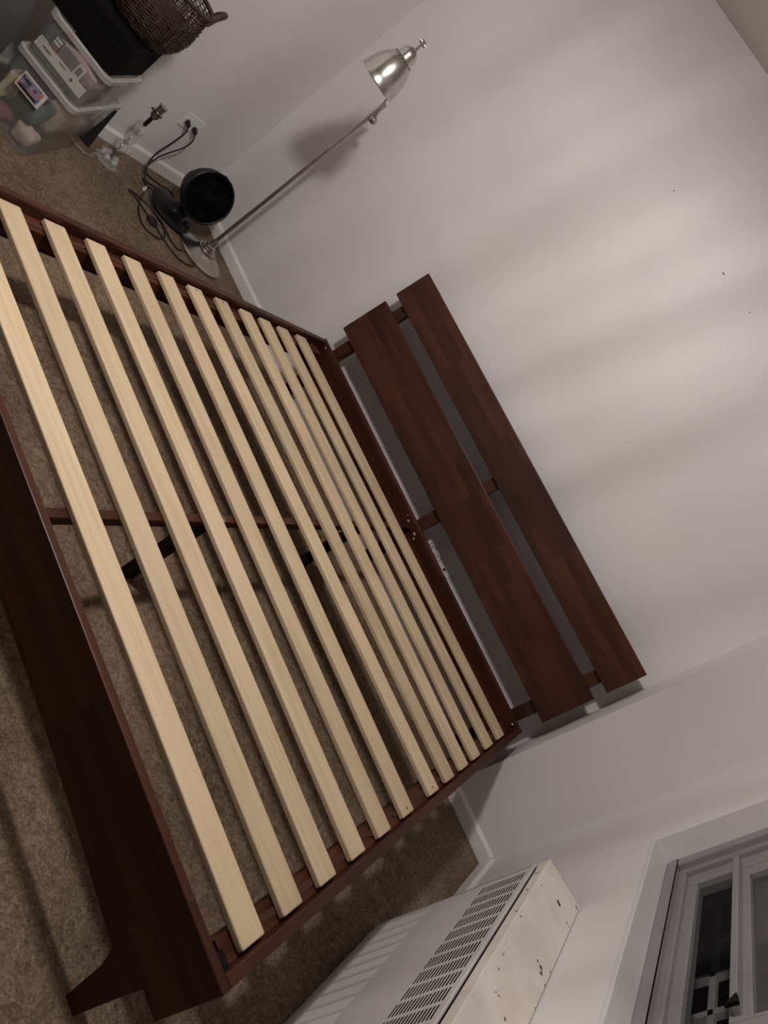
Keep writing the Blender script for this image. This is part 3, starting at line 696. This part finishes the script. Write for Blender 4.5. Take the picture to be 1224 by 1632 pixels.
# black box
n3 = Vector((-1.762, -1.302, H1+.009+H2+.008)); 
bb = thing('black_box', 'matte black box on the smaller bin under the wicker basket', 'box', frame_pts(n3, .16, .13, 0))
slab(n3, 0, .325, 0, .29, 0, .100).build('box_body', 'blackbox', bb, bevel=.004)
slab(n3, 0, .325, 0, .29, .1005, .136).build('box_lid', 'blackbox', bb, bevel=.004)
# wicker basket
bzc = n3.z+.137
bk = thing('wicker_basket', 'round brown woven wicker basket with side handles on the black box', 'basket', (-1.965, -1.195, bzc))
bcx, bcy = -1.965, -1.190
prf = [(.100, 0), (.125, .02), (.148, .06), (.158, .11), (.155, .16), (.148, .20), (.150, .235)]
def rad_at(h):
    for (r0, h0), (r1, h1) in zip(prf, prf[1:]):
        if h <= h1: return r0+(r1-r0)*(h-h0)/(h1-h0)
    return prf[-1][0]
MB().lathe([(.0, .004), (.098, .004), (.118, .022), (.141, .06), (.150, .105), (.147, .120), (.140, .105), (.13, .06), (.11, .024), (0, .012)], 40, (bcx, bcy, bzc), cap=False).build('inner_lining', 'wickerdk', bk, smooth=True)
h = .004; wv = MB(); k = 0
while h < .232:
    pts = []
    for q in range(72):
        t = 2*math.pi*q/72; r = rad_at(h)+.0035*math.sin(18*t+(k % 2)*math.pi)
        pts.append((bcx+r*math.cos(t), bcy+r*math.sin(t), bzc+h+.0012*math.sin(7*t+k)))
    wv.tube(pts, .0030 if h < .12 else .0026, 5, True); h += .0056 if h < .13 else .0088; k += 1
wv.build('woven_wall', 'wicker', bk, smooth=True)
st = MB()
for q in range(36):
    t = 2*math.pi*q/36; st.tube([(bcx+rad_at(hh)*math.cos(t), bcy+rad_at(hh)*math.sin(t), bzc+hh) for hh in (.004, .03, .06, .1, .14, .18, .22, .236)], .0026, 5)
st.build('stakes', 'wicker', bk, smooth=True)
MB().tube([(bcx+.151*math.cos(2*math.pi*q/48), bcy+.151*math.sin(2*math.pi*q/48), bzc+.238) for q in range(48)], .0085, 8, True).build('rim', 'wicker', bk, smooth=True)
for t0 in (.86, .86+math.pi):
    pts = [(bcx+.152*math.cos(t0+dt)*ex, bcy+.152*math.sin(t0+dt)*ex, bzc+.236+dzz) for dt, ex, dzz in ((-.30, 1, -.02), (-.26, 1.05, .02), (-.13, 1.10, .042), (0, 1.12, .048), (.13, 1.10, .042), (.26, 1.05, .02), (.30, 1, -.02))]
    MB().tube([( (p[0]), (p[1]), p[2]) for p in catmull(pts, 4)], .011, 8).build('handle', 'wicker', bk, smooth=True)
# things at the left edge of the view
gp = MB().ball((0, 0, 0), 1, 28, 18)
gp.v = [(-2.03+.175*math.copysign(abs(x)**.55, x), -1.72+.20*math.copysign(abs(y)**.55, y), .25+.25*math.copysign(abs(z)**.55, z)) for x, y, z in gp.v]
tag(gp.build('floor_pouf', 'greyfab', smooth=True), 'dark grey upholstered pouf behind the clear bins', 'pouf')
m = MB().hexa([(-2.19, -1.545, 0), (-2.165, -1.545, 0), (-2.165, -1.505, 0), (-2.19, -1.505, 0), (-2.205, -1.53, .75), (-2.18, -1.53, .75), (-2.18, -1.49, .75), (-2.205, -1.49, .75)])
tag(m.build('wooden_batten', 'brownwood', bevel=.003), 'brown wooden batten leaning on the wall behind the bins', 'batten')
m = MB().add([(-1.99, -1.50, .455), (-2.12, -1.49, .455), (-2.14, -1.47, .60), (-2.0, -1.485, .61), (-1.99, -1.503, .455), (-2.12, -1.493, .455), (-2.14, -1.473, .60), (-2.0, -1.488, .61)], [(0,1,2,3),(7,6,5,4),(0,4,5,1),(1,5,6,2),(2,6,7,3),(3,7,4,0)])
tag(m.build('yellow_paper', 'yellow'), 'yellow paper sheet standing behind the smaller bin', 'paper')
m = MB().hexa([(-2.105, -.895, 0), (-2.06, -.85, 0), (-2.095, -.815, 0), (-2.14, -.86, 0), (-2.186, -.80, .17), (-2.170, -.775, .17), (-2.192, -.765, .17), (-2.206, -.79, .17)])
tag(m.build('black_wedge', 'black', bevel=.002), 'black tapered bar leaning on the baseboard behind the bins', 'bar')

# ------------------------------------------------------------------ ceiling fixture (above the frame)
cf = thing('ceiling_light', 'ceiling light fixture with a bare frosted bulb on a short stem', 'lamp', (LX, LY, ZC))
MB().lathe([(.09, 0), (.09, -.012), (.07, -.025), (.02, -.03)], 32, (LX, LY, ZC)).build('canopy', 'steel', cf, smooth=True)
MB().lathe([(.012, -.03), (.012, -.07), (.022, -.072), (.022, -.10)], 20, (LX, LY, ZC)).build('stem', 'steel', cf, smooth=True)
lo.parent = cf; lo.matrix_parent_inverse = cf.matrix_world.inverted()
